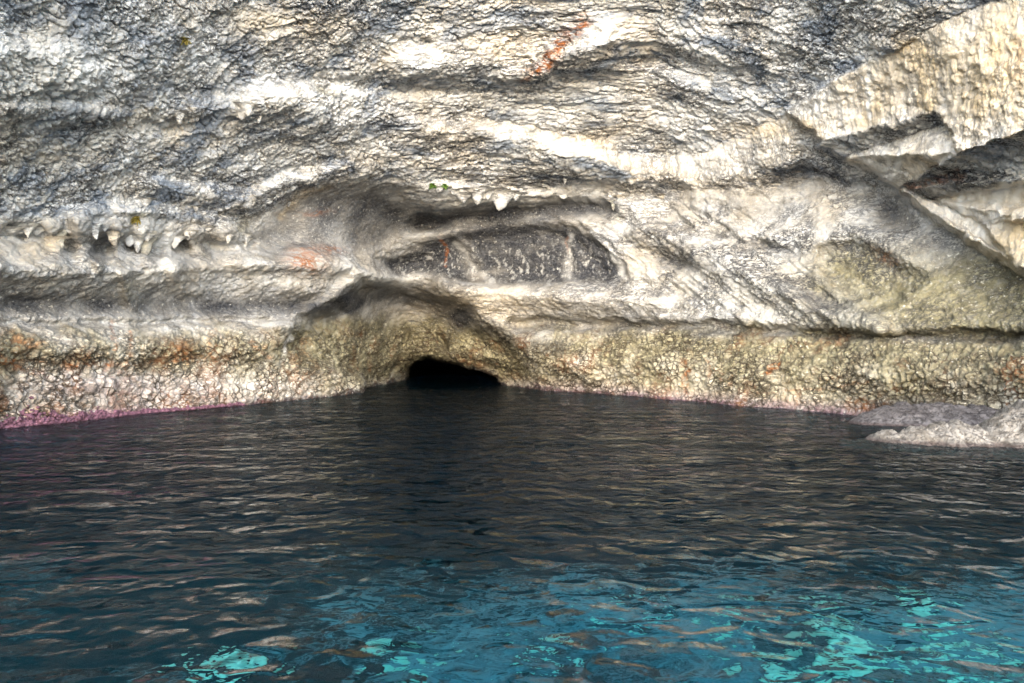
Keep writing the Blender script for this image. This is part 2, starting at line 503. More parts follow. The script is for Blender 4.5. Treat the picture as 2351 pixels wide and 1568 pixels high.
# upper slab face
facet([(2010, 230, 21.6), (1845, 296, 24.0), (1800, 258, 24.6), (1920, 180, 22.3), (2060, 108, 20.2), (2135, 70, 19.0), (2150, 255, 19.5), (1940, 316, 22.8), (1890, 322, 23.5), (1845, 296, 24.0)], 1)
facet([(2260, 150, 17.6), (2135, 70, 19.0), (2260, 12, 17.7), (2400, -40, 16.6), (2990, -120, 12.8), (2990, 210, 12.2), (2360, 300, 16.6), (2200, 352, 18.4), (2150, 255, 19.5), (2135, 70, 19.0)], 1)
# underside strip below it
facet([(1890, 322, 23.5), (1940, 316, 22.8), (2150, 255, 19.5), (2172, 284, 20.0), (1945, 358, 23.6), (1875, 335, 24.0)], 2)
# middle slab face
facet([(1945, 358, 23.6), (2172, 284, 20.0), (2188, 300, 19.5), (2200, 352, 18.7), (2160, 385, 20.2), (2062, 434, 22.8), (1990, 376, 23.8)], 3)
# long dark underside
facet([(2062, 434, 22.8), (2200, 352, 18.6), (2360, 300, 16.7), (2990, 200, 12.2), (2990, 330, 13.0), (2360, 408, 17.7), (2140, 456, 22.2)], 4)
# lower streaked face and the brown block
facet([(2140, 456, 22.2), (2360, 408, 17.7), (2990, 330, 13.0), (2990, 480, 13.2), (2360, 500, 17.9), (2255, 512, 20.1)], 5)
facet([(2255, 512, 19.9), (2360, 500, 17.7), (2990, 480, 13.4), (2990, 640, 13.4), (2360, 622, 18.1), (2290, 575, 19.5)], 6)
facet([(2062, 434, 22.8), (2140, 456, 22.6), (2255, 512, 20.4), (2290, 575, 19.8), (2360, 622, 18.4), (2360, 640, 19.2), (2280, 600, 20.5), (2120, 500, 22.9)], 5)
D = 1.0 / INV

# --- the low sea tunnel in the middle
hole = [(938, 905), (942, 845), (958, 829), (990, 825), (1030, 833), (1075, 850), (1115, 857), (1142, 872), (1152, 905)]
HOLE = poly(hole, 2.2, crisp=True)
D = D + HOLE * np.maximum(85 - D, 0)
D[-1] = EYE * FPX / (PY[-1] - CY)

def blur(a, n, k):
    for _ in range(n):
        for ax in (0, 1):
            p = np.pad(a, [(k, k) if q == ax else (0, 0) for q in (0, 1)], mode='edge')
            cs = np.cumsum(p, ax, dtype=np.float64)
            cs = np.concatenate([np.zeros_like(np.take(cs, [0], ax)), cs], ax)
            w = 2 * k + 1
            a = (np.take(cs, range(w, cs.shape[ax]), ax) - np.take(cs, range(0, cs.shape[ax] - w), ax)) / w
    return a
soft = blur(D, 2, 2)
crisp_zone = np.maximum(blur((SLAB > 0).astype(float), 1, 3), HOLE)
D = soft + (blur(D, 1, 1) - soft) * np.clip(crisp_zone, 0, 1)
D[-1] = EYE * FPX / (PY[-1] - CY)

P = np.stack([(PX - CX) / FPX * D, D, EYE + (CY - PY) / FPX * D])

def normals(P):
    du = np.gradient(P, axis=2)
    dv = np.gradient(P, axis=1)
    n = np.cross(du, dv, axis=0)
    n /= np.linalg.norm(n, axis=0, keepdims=True) + 1e-9
    flip = np.where((n * (np.array([0, 0, EYE])[:, None, None] - P)).sum(0) < 0, -1.0, 1.0)
    return n * flip

# --- region masks
zone_roof = sstep(15, -25, QY - yr)
tb = below(tide)
tn = fbm(P, 1.4, 3, 0.6, 71.0)
zone_tide = sstep(-26, 46, tb + 26 * tn)
nodamp = np.clip(0.55 + 0.9 * fbm(P, 0.9, 3, 0.5, 23.0), 0.05, 1.1)
slabface = np.isin(SLAB, (1, 3, 5, 6)).astype(float)
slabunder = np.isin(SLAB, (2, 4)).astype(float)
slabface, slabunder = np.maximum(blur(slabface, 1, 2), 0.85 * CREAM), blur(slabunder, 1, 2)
smooth = np.clip(poly(dome, 20) + ALC + stroke([(960, 505), (1200, 488), (1380, 478)], 34) + 0.9 * stroke([(-400, 702), (300, 702), (620, 702), (760, 712)], 48)
                 + 0.7 * NICHE * sstep(800, 740, PY), 0, 1)
rough = np.clip(1 - 0.6 * smooth - 0.75 * slabface, 0.25, 1)

# --- relief by three-dimensional noise, pushed along the rock normal
Nn = blur(normals(P)[0], 1, 3), blur(normals(P)[1], 1, 3), blur(normals(P)[2], 1, 3)
Nn = np.stack(Nn)
Nn /= np.linalg.norm(Nn, axis=0, keepdims=True) + 1e-9
A = np.stack([P[0] * 0.5, P[1], P[2] * 1.15])
cav = 1 - HOLE
d0 = fbm(A, 2.6, 3) * (0.10 + 0.10 * zone_roof) * (0.1 + 0.9 * rough)
rd = 1 - np.abs(fbm(A, 1.1, 4, 0.55, 31.0))
d1 = (rd - 0.6) * 0.09 * zone_roof * rough * (1 - slabunder * 0.4) + (rd - 0.6) * 0.13 * (1 - zone_roof) * rough
A2 = np.stack([P[0] * 0.24 + 0.25 * wx, P[1], P[2] * 1.2])
cr = np.abs(fbm(A2, 0.62, 3, 0.55, 77.0))
crk = sstep(0.10, 0.0, cr)
cr2 = np.abs(fbm(A2, 0.30, 3, 0.6, 12.0))
crk2 = sstep(0.14, 0.0, cr2)
amp_c = (0.35 + 0.65 * zone_roof) * rough
cr3 = np.abs(fbm(A, 0.22, 2, 0.6, 44.0))
d2 = -0.10 * crk * amp_c - 0.055 * crk2 * amp_c - 0.032 * sstep(0.16, 0.0, cr3) * (amp_c + 0.25) * (1 - 0.8 * slabface)
f1, f2 = worley(np.stack([P[0], P[1], P[2] * 0.9]) + 0.06 * wx2[None], 0.19)
nodv = np.clip(f2 - f1, 0, 0.6) / 0.6
g1, g2 = worley(P + 3.7, 0.40)
d3 = (sstep(0, 0.6, nodv) - 0.5) * 0.14 * zone_tide * nodamp * (1 - 0.4 * NICHE) + (np.clip(g2 - g1, 0, .5) - .25) * 0.22 * zone_tide * (1.2 - nodamp)
lump = np.clip(f2 - f1, 0, 0.5) - 0.25
d3 = d3 + lump * 0.05 * (1 - zone_tide) * (1 - zone_roof) * rough
d4 = fbm(A, 0.16, 2) * 0.02 * (0.3 + rough)
# vertical fluting on the slab faces
flute = fbm(np.stack([P[0] * 0.77 - P[1] * 0.64 + 0.12 * P[2], P[0] * 0.5 + P[1] * 0.5 + 0.2 * P[2], P[2] * 0.10 + 0.15 * P[0]]), 0.42, 4, 0.62, 5.0)
bq = (0.8 * P[1] - 0.6 * P[2]) / 0.85 + 1.5 * fbm(np.stack([P[0] * 0.16, P[1] * 0.7, P[2] * 0.7]), 1.6, 3, 0.5, 61.0)
bed_step = bq - np.floor(bq)
bq2 = (0.8 * P[1] - 0.6 * P[2]) / 0.33 + 2.2 * fbm(np.stack([P[0] * 0.2, P[1], P[2]]), 1.0, 3, 0.55, 15.0)
lay = np.clip(0.5 + 1.2 * fbm(np.stack([P[0] * 0.3, P[1], P[2]]), 1.9, 2, 0.5, 29.0), 0, 1)
d6 = (0.13 * (bed_step * sstep(1.0, 0.86, bed_step) - 0.4) * lay + 0.05 * ((bq2 - np.floor(bq2)) - 0.5) * (1 - 0.5 * lay)) * zone_roof * rough
d5 = flute * 0.05 * slabface + fbm(P, 0.5, 4, 0.6, 3.0) * 0.035 * slabface
# diagonal grain right of the alcove
dg = PX * 0.62 - PY * 0.78
diag = perlin(dg / 20, (PX + PY) / 140, 0 * PX + 2) * poly([(1240, 470), (1640, 460), (2100, 700), (1900, 760), (1500, 700)], 40)
diag2 = perlin(dg / 8, (PX + PY) / 90, 0 * PX + 5) * poly([(1240, 470), (1640, 460), (2100, 700), (1900, 760), (1500, 700)], 40)
disp = (d0 + d1 + d2 + d3 + d4 + d5 + d6 + 0.12 * diag + 0.07 * diag2) * cav
fade = sstep(0, 6, np.arange(R)[::-1])[:, None] * 0.6 + 0.4
disp = disp * np.broadcast_to(fade, disp.shape)
P = P + Nn * disp[None]

# --- colour masks (mineral and algal stains, plus painted shade and bounce light)
Z = P[2]
lowf = fbm(P, 1.6, 3, 0.5, 50)
ochre = 0.75 * slabface * (0.5 + 0.5 * lowf)
ochre = ochre + stroke([(2085, 95), (2130, 160), (2125, 240)], 45) * 0.9 + 0.9 * blob(2300, 170, 70, 120, 20) + 0.5 * blob(2010, 240, 40, 70)
ochre += 0.9 * stroke([(1640, 300), (1850, 290)], 40) * 0.5
ochre += 0.6 * blob(1170, 110, 130, 40) + 0.5 * blob(640, 55, 150, 40) + 0.35 * blob(1330, 310, 60, 30) + 0.4 * blob(1900, 480, 50, 50) + 0.35 * blob(1500, 600, 60, 30)
ochre += 0.7 * stroke([(640, 505), (690, 455), (760, 430)], 14) + 0.5 * blob(1100, 700, 200, 35) + 0.6 * blob(110, 570, 50, 22, -20)
ochre += 0.5 * blob(2320, 560, 60, 60) * slabface
olive = zone_tide * np.clip(0.8 - 0.62 * sstep(20, 130, tb) + 0.55 * lowf + 0.25 * sstep(1100, 1500, PX), 0, 1)
olive += 0.75 * blob(2230, 710, 430, 110, 4) + 0.15 * zone_tide * sstep(1300, 1900, PX) + 0.6 * blob(2180, 690, 260, 80, 10) + 0.7 * blob(1960, 600, 70, 40) + 0.75 * blob(2280, 640, 120, 40, 25) + 0.6 * blob(300, 680, 28, 40) + 0.8 * NICHE * sstep(700, 760, PY)
olive += 0.9 * blob(340, 550, 20, 24) + 0.8 * blob(318, 494, 34, 7) + 0.7 * blob(418, 82, 8, 10) + 0.7 * blob(560, 520, 14, 20) + 0.8 * blob(745, 208, 22, 10, 30) + 0.5 * blob(1870, 660, 30, 10, 30)
olive *= (1 - 0.7 * sstep(30, 4, knots(PX, WL) - PY))
grey = np.clip(1.5 * ALC, 0, 1) * np.clip(1.0 - 0.4 * stroke([(1060, 560), (1100, 640)], 30) - 0.3 * stroke([(1300, 560), (1310, 640)], 18), 0, 1)  # alcove: dark grey rock, with the hollow's shade painted in
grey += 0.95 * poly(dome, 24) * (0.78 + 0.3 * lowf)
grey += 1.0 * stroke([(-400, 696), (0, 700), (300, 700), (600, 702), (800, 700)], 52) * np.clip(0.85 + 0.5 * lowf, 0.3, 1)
grey += 1.0 * stroke([(960, 505), (1200, 486), (1400, 474)], 38) + 0.85 * stroke([(800, 690), (880, 680), (980, 690), (1060, 740)], 42)  # also paints the overhang's shade under the niche arch
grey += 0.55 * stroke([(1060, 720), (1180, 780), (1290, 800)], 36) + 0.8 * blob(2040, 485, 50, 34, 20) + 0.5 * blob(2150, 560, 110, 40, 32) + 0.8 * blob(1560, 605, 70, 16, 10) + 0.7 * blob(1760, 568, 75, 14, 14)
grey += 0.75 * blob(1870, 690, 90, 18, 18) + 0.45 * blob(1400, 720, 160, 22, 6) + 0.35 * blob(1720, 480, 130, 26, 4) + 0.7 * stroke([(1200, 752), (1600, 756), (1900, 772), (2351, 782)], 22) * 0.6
grey += 0.8 * blob(2060, 935, 140, 28) + 0.3 * blob(2250, 860, 300, 90) + 0.2 * slabunder + 0.75 * blob(1880, 400, 150, 24, 6) + 0.35 * blob(1300, 420, 200, 12, 3) + 0.7 * blob(232, 572, 26, 30) + 0.5 * blob(285, 556, 16, 24) + 0.5 * blob(425, 552, 20, 20) + 0.45 * blob(150, 580, 34, 12, -25) + 0.4 * blob(380, 600, 60, 16)  # slab undersides and left pockets darkened, their shade put into the colour
white = 0.9 * stroke([(2000, 165), (1997, 270)], 12) + 0.9 * stroke([(2060, 340), (2056, 405)], 11) + 0.9 * stroke([(2300, 425), (2285, 500)], 22) + 0.7 * stroke([(2340, 415), (2330, 460)], 12)
white += 0.6 * stroke([(2030, 335), (2035, 390)], 9) + 0.8 * stroke([(2205, 440), (2215, 480)], 10) + 0.7 * stroke([(2342, 0), (2345, 60)], 10)
white += 0.8 * blob(100, 160, 130, 60) + 0.7 * blob(620, 225, 100, 24) + 0.8 * stroke([(655, 770), (652, 815)], 11) + 0.8 * blob(340, 540, 40, 26) + 0.7 * blob(385, 615, 26, 30) + 0.7 * blob(900, 640, 80, 14)
white += 0.7 * blob(1100, 445, 110, 18) + 0.6 * blob(1150, 295, 60, 18) + 0.6 * blob(1600, 375, 60, 22) + 0.2 * blob(1700, 640, 160, 30, 15) + 0.35 * stroke([(100, 870), (500, 880), (700, 890)], 36)
spots = sstep(0.30, 0.55, fbm(np.stack([P[0], P[1], P[2] * 0.6]), 0.19, 3, 0.65, 91.0))
white += 0.4 * spots * ALC * sstep(540, 590, PY) + 0.4 * stroke([(1042, 560), (1130, 645)], 10) + 0.3 * stroke([(1310, 540), (1302, 640)], 12) + 0.6 * stroke([(1400, 560), (1440, 640)], 9)
rust = 1.0 * stroke([(1345, 52), (1290, 92), (1268, 145)], 28) + 0.7 * stroke([(1280, 100), (1235, 165), (1195, 190)], 11) + 0.5 * blob(1230, 160, 40, 14)
rust += 1.0 * blob(705, 600, 40, 26) + 0.7 * blob(760, 575, 30, 10) + 0.5 * blob(720, 490, 30, 8) + 0.9 * stroke([(1010, 545), (1020, 570), (1018, 610)], 7) + 0.8 * stroke([(1302, 545), (1305, 580)], 6)
rust += 0.8 * stroke([(0, 820), (40, 840), (110, 862)], 13) + 0.55 * stroke([(0, 832), (250, 838), (480, 826)], 5) + 0.6 * stroke([(262, 740), (258, 830)], 9) + 0.6 * stroke([(300, 765), (296, 860)], 9)
rust += 0.55 * stroke([(578, 780), (610, 830), (625, 890)], 8) + 0.4 * stroke([(355, 850), (352, 920)], 7) + 0.4 * stroke([(485, 780), (490, 820)], 12)
rust += 1.0 * poly([(1748, 860), (1760, 832), (1785, 825), (1788, 838), (1772, 858), (1758, 864)], 4) + 0.85 * stroke([(1572, 825), (1568, 900)], 12) + 0.6 * stroke([(1628, 825), (1622, 865)], 9) + 0.5 * stroke([(1690, 860), (1688, 880)], 8)
rust += 0.8 * blob(2030, 590, 30, 14, 30) + 0.7 * stroke([(2085, 432), (2200, 405)], 14) + 0.5 * stroke([(1690, 905), (1850, 895), (1990, 880)], 5) + 0.4 * blob(2345, 140, 40, 60)
rust += 0.6 * zone_tide * np.clip(fbm(P, 0.9, 4, 0.6, 8.0), 0, 1) * (0.08 + 0.92 * sstep(1000, 500, PX))
dwl = knots(PX, WL) - PY
pink = np.clip(sstep(30, 8, dwl) * sstep(420, 200, PX) * 0.8 + 0.3 * sstep(60, 6, dwl) * sstep(900, 500, PX) * 0.6 + 0.4 * sstep(40, 4, dwl) * sstep(1100, 1300, PX), 0, 1)
pink += 0.35 * blob(250, 890, 260, 40)
wet_dark = np.maximum(np.maximum(sstep(10, 2, dwl + 9 * tn + 4 * wy3), 0.75 * sstep(34, 4, dwl + 14 * tn) * sstep(1350, 1900, PX)), HOLE)  # wet waterline band, plus tunnel shade painted in as dark rock
grey = np.maximum(grey, wet_dark)
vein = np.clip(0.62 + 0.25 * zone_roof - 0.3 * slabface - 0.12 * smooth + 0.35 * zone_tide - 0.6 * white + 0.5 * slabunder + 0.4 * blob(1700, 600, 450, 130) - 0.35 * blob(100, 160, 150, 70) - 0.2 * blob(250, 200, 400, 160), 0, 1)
bluem = np.clip(zone_roof * 1.0 - 0.9 * slabface - 0.4 * white + 0.3 * (1 - zone_tide) * (1 - zone_roof) + 0.5 * slabunder - 0.5 * ochre - 0.35 * blob(200, 150, 350, 140), 0, 1)  # blue bounce painted on the roof and slab undersides
stain = (1 - zone_roof) * (1 - slabface) * np.clip(0.52 + 0.30 * sstep(470, 720, PY) + 0.35 * lowf + 0.15 * sstep(1500, 2200, PX), 0, 0.85) * (1 - 0.4 * np.clip(white, 0, 1))
stain = np.maximum(stain, 0.7 * (SLAB == 6))
def pack(*m):
    return np.stack([np.clip(q, 0, 1) for q in m] + [np.ones(PX.shape)], -1).astype(f4)
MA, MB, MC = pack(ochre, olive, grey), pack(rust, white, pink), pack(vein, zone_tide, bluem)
MD = pack(stain, slabface > 0.4, zone_tide * np.clip(0.75 - 0.75 * sstep(40, 170, tb) * sstep(900, 300, PX) + 0.3 * lowf, 0.15, 1) * (1 - 0.6 * sstep(25, 5, dwl)))

# rock below the waterline and beyond the survey: foot of the wall, cliff above and beside the mouth
foot = [P[:, -1] + np.array([0, -0.25 * k, -0.55 * k])[:, None] for k in (1, 2, 3, 5, 8)]
Pf = np.stack(foot, 1)
P = np.concatenate([P, Pf], 1)
topc = P[:, :1] + np.array([0, -1.5, 14.0])[:, None, None]
P = np.concatenate([topc, P], 1)
P = np.concatenate([P[:, :, :1] + np.array([-45, -2, 0.0])[:, None, None], P, P[:, :, -1:] + np.array([45, -2, 0.0])[:, None, None]], 2)
def grow(M):
    M = np.concatenate([M[:1], M] + [M[-1:]] * 5, 0)
    return np.concatenate([M[:, :1], M, M[:, -1:]], 1)
MA, MB, MC, MD = grow(MA), grow(MB), grow(MC), grow(MD)
reg = np.where(SLAB > 0, SLAB + 1, (PY < yr).astype(int)).astype(int)     # 0 wall, 1 roof, 2.. slabs
reg = np.concatenate([reg[:1], reg] + [reg[-1:]] * 5, 0)
reg = np.concatenate([reg[:, :1], reg, reg[:, -1:]], 1)
RR, CC = reg.shape
allV = P.transpose(1, 2, 0).reshape(-1, 3)
allF = grid_faces(RR, CC)
freg = reg[:-1, :-1].reshape(-1)
ROCK = rock_material()

def rock_piece(name, ids, **kw):
    F = allF[np.isin(freg, ids)]
    used, inv = np.unique(F.ravel(), return_inverse=True)
    o = mesh_object(name, allV[used], inv.reshape(F.shape)[:, ::-1].copy(), ROCK, **kw)
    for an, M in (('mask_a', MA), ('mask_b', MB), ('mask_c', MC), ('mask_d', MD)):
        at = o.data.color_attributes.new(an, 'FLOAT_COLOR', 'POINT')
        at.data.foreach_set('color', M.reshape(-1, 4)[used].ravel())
    return o

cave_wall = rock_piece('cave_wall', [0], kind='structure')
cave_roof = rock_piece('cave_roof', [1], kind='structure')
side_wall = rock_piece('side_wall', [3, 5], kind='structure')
for k in (2, 4, 6, 7):
    rock_piece('rock_slab', [k], parent=side_wall)

def at(px, py):
    """Rock surface point seen in that direction (survey frame), for setting things on the rock."""
    c = int(np.argmin(np.abs(xs - px)))
    r = int(np.argmin(np.abs(PY[:, c] - py)))
    return Vector(P[:, r + 1, c + 1]), Vector(Nn[:, r, c]).normalized()

# ------------------------------------------------------------------ water and sea bed
def water_sheet():
    ys = np.concatenate([np.linspace(838, 1000, 110), np.linspace(1000, 1640, 300)[1:], np.linspace(1640, 3200, 60)[1:]])
    xw = np.concatenate([np.linspace(-900, -40, 30, endpoint=False), np.linspace(-40, 2391, 620), np.linspace(2391, 3251, 31)[1:]])
    gy, gx = np.meshgrid(ys, xw, indexing='ij')
    Dd = EYE * FPX / (gy - CY)
    X, Y = (gx - CX) / FPX * Dd, Dd
    q = np.stack([X * 0.75, Y, 0 * X])
    h = 0.020 * fbm(q, 1.9, 2, 0.5, 3.0) + 0.012 * fbm(q + 0.05 * wob(q), 0.8, 2, 0.45, 9.0)
    r, c = gy.shape
    e = np.minimum(np.minimum(np.arange(r), np.arange(r)[::-1])[:, None], np.minimum(np.arange(c), np.arange(c)[::-1])[None, :])
    h = h * sstep(0, 8, e)
    V = np.stack([X, Y, h], -1).reshape(-1, 3)
    F = grid_faces(r, c)
    V, F = list(map(tuple, V)), [tuple(reversed(f)) for f in F.tolist()]
    # open sea round the surveyed patch
    n = len(V)
    idx = [(r - 1) * c, r * c - 1, c - 1, 0]
    V += [(-900, -1500, 0), (900, -1500, 0), (900, 70, 0), (-900, 70, 0)]
    nl = V[idx[0]][1]
    F += [(idx[0], n, n + 1, idx[1]), (idx[1], n + 1, n + 2, idx[2]), (idx[2], n + 2, n + 3, idx[3]), (idx[3], n + 3, n, idx[0])]
    return V, F
def wob(q):
    return perlin(q[0] * 1.1, q[1] * 1.1, q[2] + 4.0)[None]
WV, WF = water_sheet()
sea = mesh_object('sea', WV, WF, water_material(), kind='structure')

gx = np.concatenate([np.linspace(-900, -40, 8, endpoint=False), np.linspace(-40, 40, 161), np.linspace(40, 900, 9)[1:]])
gy = np.concatenate([np.linspace(-1500, -20, 8, endpoint=False), np.linspace(-20, 70, 181)])
GY, GX = np.meshgrid(gy, gx, indexing='ij')
q = np.stack([GX, GY, 0 * GX])
bed = -1.75 - 0.40 * np.clip(GY - 9.0, 0, 9) + 0.30 * fbm(q, 4.0, 3, 0.5, 2.0) + 0.12 * fbm(q, 1.1, 3, 0.5, 6.0)
bed -= 0.9 * np.exp(-((GX - 0.6) / 1.5) ** 2 - ((GY - 6.0) / 3.0) ** 2)
bedV = np.stack([GX, GY, bed], -1).reshape(-1, 3)
def seabed_material():
    N = NT('seabed_light_falloff')
    n = N.noise(0.7, 6, 0.62, 0.6)
    f = N.noise(6, 4, 0.65)
    far = N.ramp(N.node('ShaderNodeSeparateXYZ', Vector=N.co).outputs[1], 7.4, 12.5)  # bed darkens inward: light fading from the mouth, put into its colour
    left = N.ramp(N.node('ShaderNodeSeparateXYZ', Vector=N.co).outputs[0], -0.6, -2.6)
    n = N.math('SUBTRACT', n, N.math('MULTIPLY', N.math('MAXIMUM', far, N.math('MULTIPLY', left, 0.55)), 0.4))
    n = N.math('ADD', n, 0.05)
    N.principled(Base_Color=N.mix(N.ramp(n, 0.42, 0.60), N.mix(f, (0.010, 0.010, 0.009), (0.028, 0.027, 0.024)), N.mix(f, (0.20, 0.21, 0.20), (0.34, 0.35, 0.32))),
                 Roughness=0.9, Normal=N.bump(f, 0.5, 0.08))
    return N.m
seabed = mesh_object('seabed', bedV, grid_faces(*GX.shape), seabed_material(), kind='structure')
def bed_z(x, y):
    return float(bed[np.argmin(np.abs(gy - y)), np.argmin(np.abs(gx - x))])

# ------------------------------------------------------------------ rocks at the foot of the right wall
def rock_bar(name, axis, mat, seed, nu=150, nv=70, fold=0.10, **kw):
    """A rock swept along an axis of (x, y, top height, half width); its foot stands below the water."""
    ax = np.array(axis, float)
    L = np.concatenate([[0], np.cumsum(np.linalg.norm(np.diff(ax[:, :2], axis=0), axis=1))])
    u = np.linspace(0, 1, nu)
    uu = u * L[-1]
    cx_, cy_, hh, ww = (np.interp(uu, L, ax[:, k]) for k in range(4))
    ker = np.hanning(17); ker /= ker.sum()
    hh = np.convolve(np.pad(hh, 8, mode='edge'), ker, 'valid')
    t = np.linspace(-1, 1, nv)
    Tt, _ = np.meshgrid(t, u)
    base = 0.9
    prof = np.clip(1 - np.abs(Tt) ** 2.2, 0, 1)
    dx, dy = np.gradient(cx_), np.gradient(cy_)
    ln = np.hypot(dx, dy)
    nx, ny = -dy / ln, dx / ln
    X = cx_[:, None] + nx[:, None] * Tt * ww[:, None]
    Y = cy_[:, None] + ny[:, None] * Tt * ww[:, None]
    Zz = -base + (hh + base)[:, None] * prof
    p = np.stack([X, Y, Zz])
    r = np.stack([p[0] * 0.9 + p[2] * 0.7, p[1] * 0.6, p[2] * 0.9 - p[0] * 0.5])
    r[0] *= 1.5; r[1] *= 0.5; r[2] *= 0.6
    d = (0.5 - np.abs(fbm(r, 0.55, 4, 0.55, seed))) * fold * 2.2 + fbm(p, 0.16, 3, 0.6, seed + 4) * fold * 0.25 + fbm(p, 1.3, 2, 0.5, seed + 9) * fold * 1.6
    env = np.minimum(1, np.minimum(u, 1 - u)[:, None] * 14)
    n_ = np.stack([nx[:, None] * Tt * 0.8, ny[:, None] * Tt * 0.8, np.ones_like(Tt) * 0.75])
    p = p + n_ * (d * env)[None]
    return mesh_object(name, p.transpose(1, 2, 0).reshape(-1, 3), grid_faces(nu, nv)[:, ::-1].copy(), mat, **kw)

pale = ledge_material('pale_ledge_rock', (0.115, 0.10, 0.083), (0.215, 0.197, 0.175), (0.06, 0.05, 0.045))
dark = ledge_material('dark_wet_rock', (0.05, 0.044, 0.045), (0.11, 0.10, 0.10), (0.02, 0.018, 0.018))
rock_bar('rock_ledge', [(6.75, 16.55, -0.30, 0.35), (7.4, 16.4, 0.05, 0.7), (8.0, 16.2, 0.20, 1.0), (9.0, 16.05, 0.30, 1.25), (9.6, 16.0, 0.42, 1.35), (10.0, 15.95, 0.72, 1.4),
                        (11.2, 15.8, 1.0, 1.6), (13.5, 15.2, 1.1, 1.8), (16, 14.5, 1.2, 1.9)], pale, 3.0, 320, 130, 0.12,
         label='pale cream rock ledge with slanting folds jutting into the water at right', cat='rock')
rock_bar('boulder', [(7.9, 19.9, -0.35, 0.5), (8.5, 19.7, 0.12, 0.9), (9.2, 19.5, 0.42, 1.1), (9.9, 19.3, 0.55, 1.2), (10.8, 19.0, 0.45, 1.2), (11.8, 18.6, 0.30, 1.0)], dark, 21.0, 90, 50, 0.08,
         label='dark purple-grey rounded rock at the wall foot behind the pale ledge', cat='rock')

# ------------------------------------------------------------------ stalactites hanging from the roof edge
def stalactite(px, py, w, h, mat, parent):
    p, n = at(px + random.uniform(-6, 6), py + random.uniform(-7, 5))
    m = p.y / FPX
    w, h = w * m * random.uniform(0.35, 0.7), h * m * random.uniform(0.4, 0.9)
    nu, nv = 18, 14
    seed = px * 0.13 + py * 0.29
    lean, two, flat = random.uniform(-0.12, 0.12), random.uniform(-0.5, 0.5), random.uniform(0.5, 0.8)
    a = np.linspace(0, 2 * math.pi, nu, endpoint=False)
    t = np.linspace(0, 1, nv)
    Tt, Aa = np.meshgrid(t, a, indexing='ij')
    rr = w * ((1 - Tt) ** 0.55 * 0.72 + 0.10 * (1 - Tt) + 0.75 * np.exp(-Tt * 7)) + 0.012
    X, Yy = rr * np.cos(Aa), rr * np.sin(Aa) * flat
    Zz = 0.35 * h - 1.35 * h * Tt * (1 + 0.22 * two * np.cos(Aa))
    q = np.stack([X + seed, Yy, Zz * 0.6])
    k = 1 + 0.55 * fbm(q, 0.30, 3, 0.6, seed) * (1.1 - 0.5 * Tt) + 0.25 * fbm(q, 0.10, 2, 0.6, seed)
    X, Yy = X * k + lean * h * Tt * Tt + 0.05 * fbm(q, 0.4, 2, 0.5, seed + 3), Yy * k
    V = np.stack([p.x + X, p.y + 0.10 * h + Yy, p.z + Zz], -1).reshape(-1, 3)
    F = [(j * nu + i, (j + 1) * nu + i, (j + 1) * nu + (i + 1) % nu, j * nu + (i + 1) % nu) for j in range(nv - 1) for i in range(nu)]
    F.append(tuple(range((nv - 1) * nu + nu - 1, (nv - 1) * nu - 1, -1)))
    o = mesh_object('stalactite', V, F, ROCK, parent=parent)
    k = {'P': (0.1, 0.0, 0.0), 'O': (0.7, 0.15, 0.0), 'L': (0.2, 0.8, 0.0)}[mat]
    for an, c in (('mask_a', k), ('mask_b', (0, 0.25, 0)), ('mask_c', (0.75, 0, random.uniform(0, 0.8)))):
        at_ = o.data.color_attributes.new(an, 'FLOAT_COLOR', 'POINT')
        at_.data.foreach_set('color', np.tile(np.array((*c, 1), f4), len(V)))
    return o
P_, O_, L_ = 'P', 'O', 'L'
for (px, py, w, h, mt) in [(1008, 438, 30, 24, P_), (1042, 440, 22, 18, P_), (1062, 446, 34, 26, P_), (1100, 448, 46, 34, P_), (1118, 452, 30, 26, P_), (1148, 454, 44, 44, P_), (1164, 450, 20, 26, P_),
                           (1188, 446, 24, 18, P_), (1230, 440, 26, 14, P_), (1290, 446, 22, 14, P_), (1405, 452, 30, 26, P_), (1412, 466, 16, 20, L_), (1432, 448, 22, 18, O_), (1492, 452, 30, 24, P_),
                           (1520, 448, 18, 16, O_), (1300, 408, 26, 20, P_), (1380, 412, 20, 14, P_), (1450, 420, 18, 12, P_), (1745, 420, 24, 22, P_), (1830, 448, 18, 14, P_), (1905, 450, 18, 16, P_),
                           (212, 524, 20, 30, P_), (130, 548, 40, 34, O_), (128, 536, 26, 40, L_), (262, 534, 32, 40, O_), (300, 540, 30, 30, P_), (318, 548, 26, 44, P_), (342, 556, 34, 56, L_),
                           (336, 540, 44, 30, P_), (398, 544, 22, 40, P_), (352, 560, 14, 40, P_), (560, 552, 24, 40, P_), (566, 540, 34, 26, P_), (520, 540, 22, 22, P_), (470, 520, 20, 14, P_),
                           (60, 520, 30, 26, P_), (20, 516, 28, 22, P_), (415, 265, 22, 24, P_), (330, 458, 36, 22, P_), (672, 468, 12, 22, P_), (590, 560, 14, 16, P_), (440, 470, 26, 16, P_),
                           (552, 258, 36, 26, P_), (570, 252, 28, 30, P_), (600, 262, 24, 20, P_), (745, 232, 16, 18, O_), (1085, 442, 40, 14, P_), (1130, 444, 40, 16, P_), (1215, 436, 40, 14, P_), (85, 524, 34, 18, P_), (165, 520, 36, 22, P_), (240, 522, 30, 18, P_), (425, 536, 34, 18, P_)]:
    stalactite(px, py, w, h, mt, cave_roof)

